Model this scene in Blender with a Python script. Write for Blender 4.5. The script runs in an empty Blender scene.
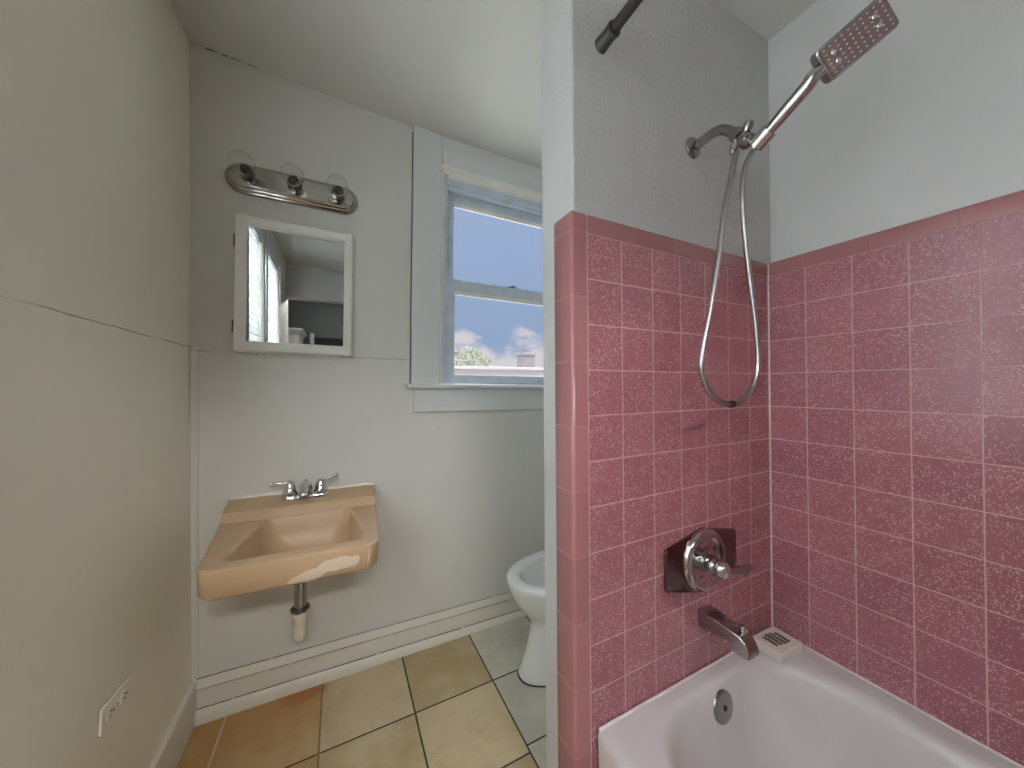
import bpy, bmesh, math, random
from mathutils import Vector, Matrix, Euler

random.seed(7)
scene = bpy.context.scene
COL = scene.collection
PI = math.pi

# ------------------------------------------------------------------ frames
# X runs along the back wall, Y into the picture, Z up; the tub corner is X=Y=0.
BW = Matrix.Translation((-1.775, 0.985, 1.2)) @ Euler((0, 0.015, -0.012)).to_matrix().to_4x4() @ Matrix.Translation((0, 0, -1.2))
I4 = Matrix.Identity(4)


# ------------------------------------------------------------------ objects
def finish(o, parent=None, mat=None, smooth=True, angle=35):
    COL.objects.link(o)
    if parent is not None:
        o.parent = parent
    if mat is not None:
        o.data.materials.append(mat)
    if smooth:
        for p in o.data.polygons:
            p.use_smooth = True
        o.data.set_sharp_from_angle(angle=math.radians(angle))
    return o


def obj(name, bm, mat=None, parent=None, smooth=True, angle=35, bevel=0, seg=2, matrix=None, subsurf=0):
    bmesh.ops.remove_doubles(bm, verts=bm.verts, dist=1e-6)
    bmesh.ops.recalc_face_normals(bm, faces=bm.faces)
    me = bpy.data.meshes.new(name)
    bm.to_mesh(me)
    bm.free()
    o = bpy.data.objects.new(name, me)
    finish(o, parent, mat, smooth, angle)
    if matrix is not None:
        o.matrix_world = matrix
    if bevel:
        m = o.modifiers.new('bevel', 'BEVEL')
        m.width = bevel
        m.segments = seg
        m.limit_method = 'ANGLE'
        m.angle_limit = math.radians(40)
        m.harden_normals = False
    if subsurf:
        m = o.modifiers.new('sub', 'SUBSURF')
        m.levels = m.render_levels = subsurf
    return o


def tag(o, label=None, cat=None, group=None, kind=None):
    if label: o['label'] = label
    if cat: o['category'] = cat
    if group: o['group'] = group
    if kind: o['kind'] = kind
    return o


def empty(name, matrix=None, label=None, cat=None, group=None, kind=None):
    o = bpy.data.objects.new(name, None)
    o.empty_display_size = 0.05
    COL.objects.link(o)
    if matrix is not None:
        o.matrix_world = matrix
    return tag(o, label, cat, group, kind)


def T(x, y, z):
    return Matrix.Translation((x, y, z))


# ------------------------------------------------------------------ mesh helpers
def B():
    return bmesh.new()


def box(bm, x0, x1, y0, y1, z0, z1, m=None):
    vs = [bm.verts.new((x, y, z)) for x in (x0, x1) for y in (y0, y1) for z in (z0, z1)]
    for f in ((0, 1, 3, 2), (4, 6, 7, 5), (0, 4, 5, 1), (2, 3, 7, 6), (0, 2, 6, 4), (1, 5, 7, 3)):
        bm.faces.new([vs[i] for i in f])
    if m is not None:
        for v in vs: v.co = m @ v.co
    return bm


def loft(bm, rings, cap0=True, cap1=True, closed=True):
    R = [[bm.verts.new(p) for p in r] for r in rings]
    n = len(R[0])
    for a, b in zip(R, R[1:]):
        for i in range(n if closed else n - 1):
            j = (i + 1) % n
            bm.faces.new((a[i], a[j], b[j], b[i]))
    if cap0: bm.faces.new(list(reversed(R[0])))
    if cap1: bm.faces.new(R[-1])
    return bm


def basis(d, up=None):
    d = Vector(d).normalized()
    u = Vector(up) if up is not None else (Vector((0, 0, 1)) if abs(d.z) < .9 else Vector((1, 0, 0)))
    s = d.cross(u).normalized()
    return s, s.cross(d).normalized(), d


def tube(bm, pts, rad, n=12, cap=True):
    pts = [Vector(p) for p in pts]
    if not hasattr(rad, '__len__'): rad = [rad] * len(pts)
    rings, prev = [], None
    for i, p in enumerate(pts):
        d = (pts[min(i + 1, len(pts) - 1)] - pts[max(i - 1, 0)]).normalized()
        if prev is None:
            s, u, _ = basis(d)
        else:
            s = (prev - d * prev.dot(d)).normalized()
            u = s.cross(d).normalized()
        prev = s
        rings.append([p + rad[i] * (math.cos(a) * s + math.sin(a) * u) for a in [2 * PI * k / n for k in range(n)]])
    return loft(bm, rings, cap, cap)


def lathe(bm, origin, axis, prof, n=28):
    """prof: (distance along axis, radius) list"""
    s, u, d = basis(axis)
    o = Vector(origin)
    rings = [[o + d * t + max(r, 1e-4) * (math.cos(a) * s + math.sin(a) * u) for a in [2 * PI * k / n for k in range(n)]] for t, r in prof]
    return loft(bm, rings)


def catmull(pts, k=8):
    P = [Vector(p) for p in pts]
    P = [2 * P[0] - P[1]] + P + [2 * P[-1] - P[-2]]
    out = []
    for i in range(1, len(P) - 2):
        for j in range(k):
            t = j / k
            a, b, c, d = P[i - 1:i + 3]
            out.append(.5 * ((2 * b) + (c - a) * t + (2 * a - 5 * b + 4 * c - d) * t * t + (3 * b - a - 3 * c + d) * t ** 3))
    out.append(P[-2])
    return out


def rrect(x0, x1, y0, y1, radii, z, k=8, m=6):
    """rounded rectangle ring, corners in order (x0,y0),(x1,y0),(x1,y1),(x0,y1); same vertex count for any radii"""
    cs = [(x0, y0, 1, 1, PI), (x1, y0, -1, 1, 1.5 * PI), (x1, y1, -1, -1, 0), (x0, y1, 1, -1, .5 * PI)]
    arcs = []
    for (cx, cy, sx, sy, a0), r in zip(cs, radii):
        arcs.append([Vector((cx + sx * r + r * math.cos(a0 + .5 * PI * i / k), cy + sy * r + r * math.sin(a0 + .5 * PI * i / k), z)) for i in range(k + 1)])
    out = []
    for i in range(4):
        out += arcs[i]
        a, b = arcs[i][-1], arcs[(i + 1) % 4][0]
        out += [a.lerp(b, (j + 1) / (m + 1)) for j in range(m)]
    return out


def prism(bm, outline, z0, z1, m=None):
    """outline in XY extruded along Z then moved by m"""
    r0 = [Vector((x, y, z0)) for x, y in outline]
    r1 = [Vector((x, y, z1)) for x, y in outline]
    if m is not None:
        r0 = [m @ p for p in r0]
        r1 = [m @ p for p in r1]
    return loft(bm, [r0, r1])


XZ = Matrix(((1, 0, 0, 0), (0, 0, 1, 0), (0, 1, 0, 0), (0, 0, 0, 1)))   # outline (x,z), thickness along y
YZ = Matrix(((0, 0, 1, 0), (1, 0, 0, 0), (0, 1, 0, 0), (0, 0, 0, 1)))   # outline (y,z), thickness along x


# ------------------------------------------------------------------ materials
class NT:
    def __init__(self, name):
        self.mat = bpy.data.materials.new(name)
        self.mat.use_nodes = True
        self.t = self.mat.node_tree
        self.b = self.t.nodes['Principled BSDF']
        self.out = self.t.nodes['Material Output']

    def n(self, typ, **kw):
        nd = self.t.nodes.new(typ)
        for k, v in kw.items(): setattr(nd, k, v)
        return nd

    def link(self, a, b):
        self.t.links.new(a, b)

    def put(self, sock, v):
        if isinstance(v, bpy.types.NodeSocket): self.link(v, sock)
        elif v is not None: sock.default_value = v

    def m(self, op, a, b=None, c=None, clamp=False):
        nd = self.n('ShaderNodeMath', operation=op, use_clamp=clamp)
        for i, v in enumerate((a, b, c)):
            self.put(nd.inputs[i], v)
        return nd.outputs[0]

    def mix(self, f, a, b):
        nd = self.n('ShaderNodeMix', data_type='RGBA')
        self.put(nd.inputs[0], f)
        for i, v in ((6, a), (7, b)):
            if isinstance(v, tuple) and len(v) == 3: v = (*v, 1)
            self.put(nd.inputs[i], v)
        return nd.outputs[2]

    def obj_xyz(self):
        c = self.n('ShaderNodeTexCoord').outputs['Object']
        s = self.n('ShaderNodeSeparateXYZ')
        self.link(c, s.inputs[0])
        return c, s.outputs[0], s.outputs[1], s.outputs[2]

    def noise(self, co, scale, detail=3, rough=.5, dist=0):
        nd = self.n('ShaderNodeTexNoise')
        self.link(co, nd.inputs['Vector'])
        nd.inputs['Scale'].default_value = scale
        nd.inputs['Detail'].default_value = detail
        nd.inputs['Roughness'].default_value = rough
        nd.inputs['Distortion'].default_value = dist
        return nd.outputs[0]

    def ss(self, v, lo, hi):
        nd = self.n('ShaderNodeMapRange', interpolation_type='SMOOTHSTEP')
        self.put(nd.inputs[0], v)
        nd.inputs[1].default_value = lo
        nd.inputs[2].default_value = hi
        return nd.outputs[0]

    def bump(self, h, strength=.3, dist=.01):
        nd = self.n('ShaderNodeBump')
        nd.inputs['Strength'].default_value = strength
        nd.inputs['Distance'].default_value = dist
        self.put(nd.inputs['Height'], h)
        self.link(nd.outputs[0], self.b.inputs['Normal'])

    def set(self, **kw):
        for k, v in kw.items():
            k = k.replace('_', ' ')
            if isinstance(v, tuple) and len(v) == 3: v = (*v, 1)
            self.put(self.b.inputs[k], v)
        return self.mat


def plain(name, col, rough=.5, metal=0, var=.08, vscale=14, bump=0, bscale=80, coat=0, spec=.5):
    t = NT(name)
    co, x, y, z = t.obj_xyz()
    nz = t.noise(co, vscale, 4)
    dark = tuple(c * (1 - var) for c in col)
    lite = tuple(min(1, c * (1 + var)) for c in col)
    t.set(Base_Color=t.mix(t.ss(nz, .3, .7), dark, lite), Roughness=rough, Metallic=metal, Coat_Weight=coat)
    t.b.inputs['Specular IOR Level'].default_value = spec
    if bump:
        t.bump(t.noise(co, bscale, 3), bump, .004)
    return t.mat


def paint(name, col, bump=.12, bscale=45, crack_z=None, rough=.45, warm=None, dirt=0):
    t = NT(name)
    co, x, y, z = t.obj_xyz()
    n1 = t.noise(co, 2.2, 5, .6)
    c = t.mix(t.ss(n1, .3, .75), tuple(v * .95 for v in col), col)
    h = t.m('ADD', t.noise(co, bscale, 3, .55), t.m('MULTIPLY', t.noise(co, 6, 3), 1.6))
    if crack_z is not None:
        w = t.m('MULTIPLY', t.m('SUBTRACT', t.noise(co, 9, 3), .5), .012)
        d = t.m('ABSOLUTE', t.m('SUBTRACT', t.m('ADD', z, w), crack_z))
        ln = t.m('MULTIPLY', t.m('SUBTRACT', 1, t.ss(d, .0004, .0022)), t.ss(t.noise(co, 5, 2), .3, .55))
        c = t.mix(t.m('MULTIPLY', ln, .75), c, (.10, .085, .06))
        h = t.m('SUBTRACT', h, t.m('MULTIPLY', ln, 1.2))
    if dirt:
        k = t.m('MULTIPLY', t.ss(t.noise(co, 38, 6, .7), .66, .74), t.ss(t.noise(co, 4, 2), .5, .68))
        c = t.mix(t.m('MULTIPLY', k, dirt), c, (.14, .12, .09))
    t.set(Base_Color=c, Roughness=rough)
    t.bump(h, bump, .004)
    return t.mat


TP = 0.110       # tile pitch
Z0 = 1.568       # top of the square tiles


def tile_mat(name, axis, u0):
    t = NT(name)
    co, x, y, z = t.obj_xyz()
    u = (x, y)[axis]
    fu = t.m('DIVIDE', t.m('SUBTRACT', u, u0), TP)
    fv = t.m('DIVIDE', t.m('SUBTRACT', z, Z0), TP)
    wob = t.m('MULTIPLY', t.m('SUBTRACT', t.noise(co, 30, 2), .5), .0012)

    def edge(f):
        fr = t.m('FRACT', f)
        return t.m('ADD', t.m('MULTIPLY', t.m('MINIMUM', fr, t.m('SUBTRACT', 1, fr)), TP), wob)
    d = t.m('MINIMUM', edge(fu), edge(fv))
    g = t.m('SUBTRACT', 1, t.ss(d, .0007, .0019))
    cid = t.n('ShaderNodeCombineXYZ')
    t.link(t.m('FLOOR', fu), cid.inputs[0]); t.link(t.m('FLOOR', fv), cid.inputs[1])
    wn = t.n('ShaderNodeTexWhiteNoise', noise_dimensions='2D')
    t.link(cid.outputs[0], wn.inputs['Vector'])
    # each tile is shifted and turned so that its flecks are its own
    wc = t.n('ShaderNodeVectorMath', operation='MULTIPLY_ADD')
    t.link(wn.outputs['Color'], wc.inputs[0]); wc.inputs[1].default_value = (3, 3, 3); t.link(co, wc.inputs[2])
    nv = t.n('ShaderNodeTexNoise'); t.link(wc.outputs[0], nv.inputs['Vector']); nv.inputs['Scale'].default_value = 120
    dis = t.n('ShaderNodeVectorMath', operation='MULTIPLY_ADD')
    t.link(nv.outputs['Color'], dis.inputs[0]); dis.inputs[1].default_value = (.011, .011, .011); t.link(wc.outputs[0], dis.inputs[2])
    vo = t.n('ShaderNodeTexVoronoi'); t.link(dis.outputs[0], vo.inputs['Vector']); vo.inputs['Scale'].default_value = 250
    vc = t.n('ShaderNodeSeparateColor'); t.link(vo.outputs['Color'], vc.inputs[0])
    dens = t.m('ADD', t.m('MULTIPLY', t.ss(t.noise(wc.outputs[0], 13, 2), .30, .66), .45), .26)
    fl = t.m('MULTIPLY', t.m('SUBTRACT', 1, t.ss(vo.outputs['Distance'], .28, .46)), t.m('LESS_THAN', vc.outputs[0], dens))
    base = t.mix(wn.outputs['Value'], (.31, .112, .137), (.365, .138, .163))
    c = t.mix(t.m('MULTIPLY', fl, .6), base, (.76, .48, .48))
    c = t.mix(g, c, (.62, .38, .36))
    # a little soap film low on the tiles
    t.set(Base_Color=c, Roughness=t.m('ADD', t.m('MULTIPLY', g, .4), t.m('ADD', .24, t.m('MULTIPLY', fl, .1))))
    h = t.m('ADD', t.m('MULTIPLY', g, -1.0), t.m('ADD', t.m('MULTIPLY', fl, -.06), t.m('MULTIPLY', t.noise(co, 9, 2), .5)))
    t.bump(h, .45, .0012)
    return t.mat


def trim_mat(name, axis, off, pitch=.1545):
    t = NT(name)
    co, x, y, z = t.obj_xyz()
    u = (x, y, z)[axis]
    f = t.m('DIVIDE', t.m('SUBTRACT', u, off), pitch)
    fr = t.m('FRACT', f)
    d = t.m('MULTIPLY', t.m('MINIMUM', fr, t.m('SUBTRACT', 1, fr)), pitch)
    g = t.m('SUBTRACT', 1, t.ss(d, .0006, .0016))
    wn = t.n('ShaderNodeTexWhiteNoise', noise_dimensions='1D')
    t.link(t.m('FLOOR', f), wn.inputs['W'])
    c = t.mix(wn.outputs['Value'], (.33, .135, .14), (.375, .155, .16))
    c = t.mix(t.m('MULTIPLY', g, .5), c, (.36, .16, .15))
    t.set(Base_Color=c, Roughness=t.m('ADD', .2, t.m('MULTIPLY', g, .4)))
    t.bump(t.m('SUBTRACT', t.m('MULTIPLY', t.noise(co, 12, 2), .3), g), .5, .0012)
    return t.mat


def floor_mat():
    t = NT('ceramic_floor')
    co, x, y, z = t.obj_xyz()
    P = .3105
    right = t.m('GREATER_THAN', x, -.753)
    near = t.m('LESS_THAN', y, .5)
    yy = t.m('SUBTRACT', y, t.m('MULTIPLY', t.m('MULTIPLY', right, near), .024))
    fu = t.m('DIVIDE', t.m('ADD', x, .753 + 3 * P), P)
    fv = t.m('DIVIDE', t.m('SUBTRACT', yy, .648), P)

    def edge(f):
        fr = t.m('FRACT', f)
        return t.m('MULTIPLY', t.m('MINIMUM', fr, t.m('SUBTRACT', 1, fr)), P)
    wob = t.m('MULTIPLY', t.m('SUBTRACT', t.noise(co, 40, 3), .5), .002)
    d = t.m('ADD', t.m('MINIMUM', edge(fu), edge(fv)), wob)
    g = t.m('SUBTRACT', 1, t.ss(d, .0022, .0036))
    iu, iv = t.m('FLOOR', fu), t.m('FLOOR', fv)
    cid = t.n('ShaderNodeCombineXYZ'); t.link(iu, cid.inputs[0]); t.link(iv, cid.inputs[1])
    wn = t.n('ShaderNodeTexWhiteNoise', noise_dimensions='2D'); t.link(cid.outputs[0], wn.inputs['Vector'])
    mot = t.m('ADD', t.m('MULTIPLY', t.noise(co, 7, 6, .6, .4), .8), t.m('MULTIPLY', wn.outputs['Value'], .25))
    c = t.mix(t.ss(mot, .35, .75), (.41, .31, .165), (.56, .46, .29))
    # the two tiles by the toilet are from a paler batch, the ones in the corner a browner one
    pale = t.mix(t.ss(mot, .3, .75), (.47, .45, .37), (.62, .60, .51))
    c = t.mix(t.m('GREATER_THAN', iu, 2.5), c, pale)
    brown = t.mix(t.ss(mot, .35, .75), (.40, .255, .10), (.50, .35, .17))
    c = t.mix(t.m('MULTIPLY', t.m('LESS_THAN', iu, .5), .85), c, brown)
    # rust stain against the baseboard under the sink
    dx = t.m('DIVIDE', t.m('SUBTRACT', x, -1.44), .10)
    dy = t.m('DIVIDE', t.m('SUBTRACT', y, .928), .055)
    dd = t.m('ADD', t.m('SQRT', t.m('ADD', t.m('MULTIPLY', dx, dx), t.m('MULTIPLY', dy, dy))), t.m('MULTIPLY', t.m('SUBTRACT', t.noise(co, 45, 5, .7), .5), 1.3))
    c = t.mix(t.m('MULTIPLY', t.m('SUBTRACT', 1, t.ss(dd, .35, 1.15)), .9), c, (.34, .07, .02))
    # broad orange staining spreading from it over the corner tiles
    dx2 = t.m('DIVIDE', t.m('SUBTRACT', x, -1.62), .36)
    dy2 = t.m('DIVIDE', t.m('SUBTRACT', y, .95), .30)
    d2 = t.m('ADD', t.m('SQRT', t.m('ADD', t.m('MULTIPLY', dx2, dx2), t.m('MULTIPLY', dy2, dy2))), t.m('MULTIPLY', t.m('SUBTRACT', t.noise(co, 11, 4, .6), .5), .8))
    c = t.mix(t.m('MULTIPLY', t.m('SUBTRACT', 1, t.ss(d2, .3, 1.1)), .6), c, (.42, .20, .05))
    sp = t.m('MULTIPLY', t.ss(t.noise(co, 55, 2), .74, .78), .8)
    c = t.mix(sp, c, (.10, .06, .03))
    white = t.m('LESS_THAN', x, -1.36)
    white = t.m('MULTIPLY', white, t.m('LESS_THAN', t.m('ABSOLUTE', t.m('SUBTRACT', fv, t.m('ROUND', fv))), 2))
    gcol = t.mix(t.m('MULTIPLY', t.m('LESS_THAN', edge(fu), .006), t.m('LESS_THAN', x, -1.6)), (.045, .033, .02), (.55, .49, .38))
    gcol = t.mix(t.m('MULTIPLY', t.m('MULTIPLY', t.m('LESS_THAN', x, -1.3), t.m('LESS_THAN', edge(fu), .006)), .28), gcol, (.55, .47, .33))
    c = t.mix(g, c, gcol)
    t.set(Base_Color=c, Roughness=t.m('ADD', .33, t.m('MULTIPLY', g, .4)))
    t.bump(t.m('SUBTRACT', t.m('MULTIPLY', mot, .35), g), .5, .002)
    return t.mat


def glass_mat(name, tint=(1, 1, 1), refl=.9, ior=1.45):
    t = NT(name)
    lw = t.n('ShaderNodeLayerWeight'); lw.inputs[0].default_value = .5
    fz = t.m('MULTIPLY_ADD', t.m('POWER', lw.outputs['Facing'], 4.5), .85, .042)
    tr = t.n('ShaderNodeBsdfTransparent'); tr.inputs[0].default_value = (*tint, 1)
    gl = t.n('ShaderNodeBsdfGlossy'); gl.inputs['Roughness'].default_value = .02
    mx = t.n('ShaderNodeMixShader')
    t.link(t.m('MULTIPLY', fz, refl), mx.inputs[0])
    t.link(tr.outputs[0], mx.inputs[1]); t.link(gl.outputs[0], mx.inputs[2])
    t.link(mx.outputs[0], t.out.inputs[0])
    return t.mat


def translucent_mat(name, col, f=.5):
    t = NT(name)
    d = t.n('ShaderNodeBsdfDiffuse'); d.inputs[0].default_value = (*col, 1)
    tr = t.n('ShaderNodeBsdfTranslucent'); tr.inputs[0].default_value = (*col, 1)
    mx = t.n('ShaderNodeMixShader'); mx.inputs[0].default_value = f
    t.link(d.outputs[0], mx.inputs[1]); t.link(tr.outputs[0], mx.inputs[2])
    t.link(mx.outputs[0], t.out.inputs[0])
    return t.mat


def metal(name, col, rough, var=.12, vscale=60, bump=0):
    t = NT(name)
    co, x, y, z = t.obj_xyz()
    nz = t.noise(co, vscale, 4, .6)
    t.set(Base_Color=t.mix(t.ss(nz, .4, .7), col, tuple(c * (1 - var) for c in col)), Metallic=1.0,
          Roughness=t.m('ADD', rough, t.m('MULTIPLY', t.ss(nz, .5, .75), .12)))
    if bump: t.bump(nz, bump, .001)
    return t.mat


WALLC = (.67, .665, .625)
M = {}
M['wall_left'] = paint('cream_wall_paint_lit', (.86, .82, .70), .10, 40, 1.361)  # same paint as the back wall, lightened and yellowed for the light here
M['wall_back'] = paint('cream_wall_paint_dim', WALLC, .16, 40, 1.338, dirt=.25)  # same cream paint, kept darker and greyer where less light falls
M['ceiling'] = paint('ceiling_paint', (.65, .645, .60), .08, 30)
M['stucco'] = paint('knockdown_wall_paint', (.56, .555, .545), .75, 85, rough=.5)
M['smooth_wall'] = paint('smooth_wall_paint', (.65, .645, .635), .06, 25)
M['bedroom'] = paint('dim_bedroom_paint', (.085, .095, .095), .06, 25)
M['trim'] = paint('white_trim_paint', (.68, .70, .69), .10, 30, rough=.38)
M['base'] = paint('scuffed_trim_paint', (.72, .69, .60), .14, 25, rough=.4, dirt=.9)
M['sash'] = plain('grey_white_window_paint', (.56, .64, .72), .4, bump=.1)
M['gap'] = plain('dark_gap', (.06, .055, .05), .9)
M['tile_front'] = tile_mat('pink_flecked_tile_front', 0, -.7766)
M['tile_right'] = tile_mat('pink_flecked_tile_right', 1, -.1044 - 9 * TP)
M['cap_front'] = trim_mat('pink_cap_trim_front', 0, -.7766 - .1545 * .0)
M['cap_right'] = trim_mat('pink_cap_trim_right', 1, -.098 - .1545 * 9)
M['bull'] = trim_mat('pink_bullnose_trim', 2, Z0 - .1545 * 10)
M['floor'] = floor_mat()
M['chrome'] = metal('chrome', (.70, .69, .68), .10)
M['dull_chrome'] = metal('dull_chrome', (.40, .385, .38), .22, .10, 22)
M['plate_chrome'] = metal('worn_plate_chrome', (.44, .42, .385), .10, .1, 25)
M['handle_chrome'] = metal('dark_handle_chrome', (.50, .47, .465), .10, .1, 25)
M['socket'] = metal('dark_chrome_socket', (.34, .32, .30), .12)
M['valve_chrome'] = metal('spotted_chrome', (.62, .60, .60), .13, .35, 90)
M['plate'] = metal('dark_polished_plate', (.20, .115, .115), .16, .2, 20)
M['hose'] = metal('steel_hose', (.50, .48, .46), .28)
M['black_metal'] = metal('dark_rod_metal', (.15, .145, .135), .36)
M['tub'] = plain('blush_tub_enamel', (.58, .545, .535), .3, var=.03, vscale=4, coat=.1)
M['porcelain'] = plain('white_porcelain', (.76, .78, .76), .15, var=.02, vscale=4, coat=.4)
M['caulk'] = plain('white_caulk', (.70, .62, .60), .5)
M['white_plastic'] = plain('aged_white_plastic', (.66, .61, .50), .42)
M['brown_metal'] = plain('tarnished_drain_metal', (.15, .14, .12), .4, metal=.8, var=.5, vscale=60)
M['cabinet'] = plain('white_cabinet_paint', (.80, .79, .74), .35, var=.03, bump=.06, bscale=40)
M['soap_box'] = plain('cream_cardboard', (.74, .65, .59), .6, var=.04)
M['ink'] = plain('dark_brown_ink', (.035, .012, .008), .6)
M['glass'] = glass_mat('clear_window_glass', (.94, .96, .97), .7)
M['bulb_glass'] = glass_mat('clear_bulb_glass', (.98, .98, .97), 1.0)
M['blind'] = translucent_mat('white_blind_slat', (.80, .82, .82), .55)
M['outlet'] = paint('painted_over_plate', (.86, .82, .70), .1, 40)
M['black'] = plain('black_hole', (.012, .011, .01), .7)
M['water'] = plain('grey_bowl_inside', (.62, .66, .65), .12)


def mirror_mat():
    t = NT('old_mirror_silver')
    return t.set(Base_Color=(.43, .45, .455), Metallic=1.0, Roughness=.012)


M['mirror'] = mirror_mat()


def sink_mat():
    t = NT('tan_sink_enamel')
    co, x, y, z = t.obj_xyz()
    nz = t.noise(co, 6, 3)
    c = t.mix(t.ss(nz, .3, .7), (.50, .34, .20), (.55, .375, .23))
    n = t.m('MULTIPLY', t.m('SUBTRACT', t.noise(co, 34, 5, .65), .5), .9)

    def ell(cx, cz, rx, rz, tilt=0.0):
        dx0, dz0 = t.m('SUBTRACT', x, cx), t.m('SUBTRACT', z, cz)
        dx = t.m('ADD', t.m('MULTIPLY', dx0, math.cos(tilt)), t.m('MULTIPLY', dz0, math.sin(tilt)))
        dz = t.m('SUBTRACT', t.m('MULTIPLY', dz0, math.cos(tilt)), t.m('MULTIPLY', dx0, math.sin(tilt)))
        a, b = t.m('DIVIDE', dx, rx), t.m('DIVIDE', dz, rz)
        return t.m('SQRT', t.m('ADD', t.m('MULTIPLY', a, a), t.m('MULTIPLY', b, b)))
    d = t.m('MINIMUM', ell(.478, .697, .058, .021, .05), ell(.402, .677, .054, .018, .22))
    front = t.m('LESS_THAN', y, -.46)
    patch = t.m('MULTIPLY', t.m('SUBTRACT', 1, t.ss(t.m('ADD', d, n), .92, 1.0)), front)
    drip = t.m('MULTIPLY', t.m('SUBTRACT', 1, t.ss(t.m('ADD', ell(.557, .705, .003, .028, -.12), t.m('MULTIPLY', n, .3)), .8, 1.0)), front)
    patch = t.m('MAXIMUM', patch, drip)
    c = t.mix(patch, c, (.74, .60, .45))
    t.set(Base_Color=c, Roughness=t.m('ADD', .38, t.m('MULTIPLY', patch, .25)), Coat_Weight=.0)
    t.bump(t.m('ADD', t.m('MULTIPLY', patch, .8), t.m('MULTIPLY', t.noise(co, 20, 3), .3)), .4, .002)
    return t.mat


M['sink'] = sink_mat()

# ------------------------------------------------------------------ room shell
HX0, HX1, HZ0, HZ1 = .905, 1.66, 1.228, 2.262      # opening in the back wall (wall frame)


def wall_back():
    bm = B()
    box(bm, -.10, HX0, 0, .14, 0, 2.60)
    box(bm, HX1, 1.80, 0, .14, 0, 2.60)
    box(bm, HX0, HX1, 0, .14, 0, HZ0)
    box(bm, HX0, HX1, 0, .14, HZ1, 2.60)
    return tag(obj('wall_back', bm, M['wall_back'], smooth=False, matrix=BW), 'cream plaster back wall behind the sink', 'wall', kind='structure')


wb = wall_back()
# dark settling crack along the ceiling line
bm = B()
x_ = .005
while x_ < .75:
    L_ = random.uniform(.01, .07)
    h_ = random.uniform(.0008, .0030)
    zc = 2.4635 - .033 * (x_ + L_ / 2)
    box(bm, x_, x_ + L_, -.0025, .002, zc - h_, zc + .012)
    x_ += L_ + random.uniform(.0, .03)
obj('ceiling_crack', bm, M['gap'], wb, smooth=False)
XL = -1.788
LW = [(-.40, .115), (-1.04, -.47)]     # openings of the left windows along Y
LZ0, LZ1 = .85, 2.27


def wall_left():
    bm = B()
    x0, x1 = XL - .14, XL
    ys = [-1.66, LW[1][0], LW[1][1], LW[0][0], LW[0][1], 1.10]
    box(bm, x0, x1, ys[4], ys[5], 0, 2.6)
    box(bm, x0, x1, ys[2], ys[3], 0, 2.6)
    box(bm, x0, x1, ys[0], ys[1], 0, 2.6)
    for a, b in LW:
        box(bm, x0, x1, a, b, 0, LZ0)
        box(bm, x0, x1, a, b, LZ1, 2.6)
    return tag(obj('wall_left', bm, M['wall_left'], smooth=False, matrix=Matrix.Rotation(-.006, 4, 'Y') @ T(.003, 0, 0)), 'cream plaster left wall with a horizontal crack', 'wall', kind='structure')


wall_left()

# right wall: smooth painted wall with the pink tile field over its lower part
wr = tag(obj('wall_right', box(B(), .036, .15, -1.66, 1.06, 0, 2.6), M['smooth_wall'], smooth=False), 'smooth grey painted wall above pink tiles', 'wall', kind='structure')
obj('tile_panel', box(B(), 0, .0365, -1.53, .0, .02, Z0), M['tile_right'], wr, smooth=False)


def cap_profile(z0, z1, th=.0085, r=.008, k=6):
    """profile of the cap tile, (depth out of the wall, z)"""
    pts = [(.0005, z0), (.0005, z1 - 0), ]
    pts = [(0, z0), (th, z0)]
    for i in range(k + 1):
        a = .5 * PI * i / k
        pts.append((th - r + r * math.cos(a), z1 - r + r * math.sin(a)))
    pts.append((0, z1))
    return pts


bm = B()
loft(bm, [[Vector((.0365 - d, y, z)) for d, z in cap_profile(Z0 + .0006, Z0 + .048, .0365)] for y in (-1.53, 0)])
obj('cap_trim', bm, M['cap_right'], wr)

# partition: stud wall carrying the plumbing, tiled on the tub side, end face toward the room
bm = B()
box(bm, -.812, .04, .0085, .149, 0, 2.6)
wp = tag(obj('wall_partition', bm, M['stucco'], smooth=False, bevel=.006), 'rough textured grey partition wall behind the shower', 'wall', kind='structure')
obj('tile_panel', box(B(), -.7766, 0, 0, .0087, .02, Z0), M['tile_front'], wp, smooth=False)
bm = B()
loft(bm, [[Vector((x, .0085 - d, z)) for d, z in cap_profile(Z0 + .0006, Z0 + .048)] for x in (-.7766, 0)])
obj('cap_trim', bm, M['cap_front'], wp)


def bullnose():
    """vertical outside-corner trim wrapping the partition end"""
    pts = []
    r, xo, yo = .009, -.8235, -.0012
    pts.append((-.778, .0088)); pts.append((-.778, yo))
    for i in range(9):
        a = .5 * PI * i / 8
        pts.append((xo + r - r * math.sin(a), yo + r - r * math.cos(a)))
    pts.append((xo, .071)); pts.append((xo + .004, .0745)); pts.append((-.8115, .0745)); pts.append((-.8115, .0088))
    rings = []
    for z, s in ((.0, 0), (Z0 + .040, 0), (Z0 + .046, .004), (Z0 + .049, .010)):
        cx, cy = -.79, .02
        rings.append([Vector((x + (s if x < -.814 else 0), y + (s if y < .002 else 0), z)) for x, y in pts])
    return loft(B(), rings)


obj('bullnose_trim', bullnose(), M['bull'], wp, angle=50)
# thin grout line where the trim meets the tile
obj('grout_joint', box(B(), -.7786, -.7764, -.0006, .004, .02, Z0 + .047), M['caulk'], wp, smooth=False)
# white corner caulk
bm = B(); tube(bm, [(-.001, -.001, .37), (-.001, -.001, Z0 + .045)], .0022, 8)
obj('corner_caulk', bm, M['caulk'], wr)

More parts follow.
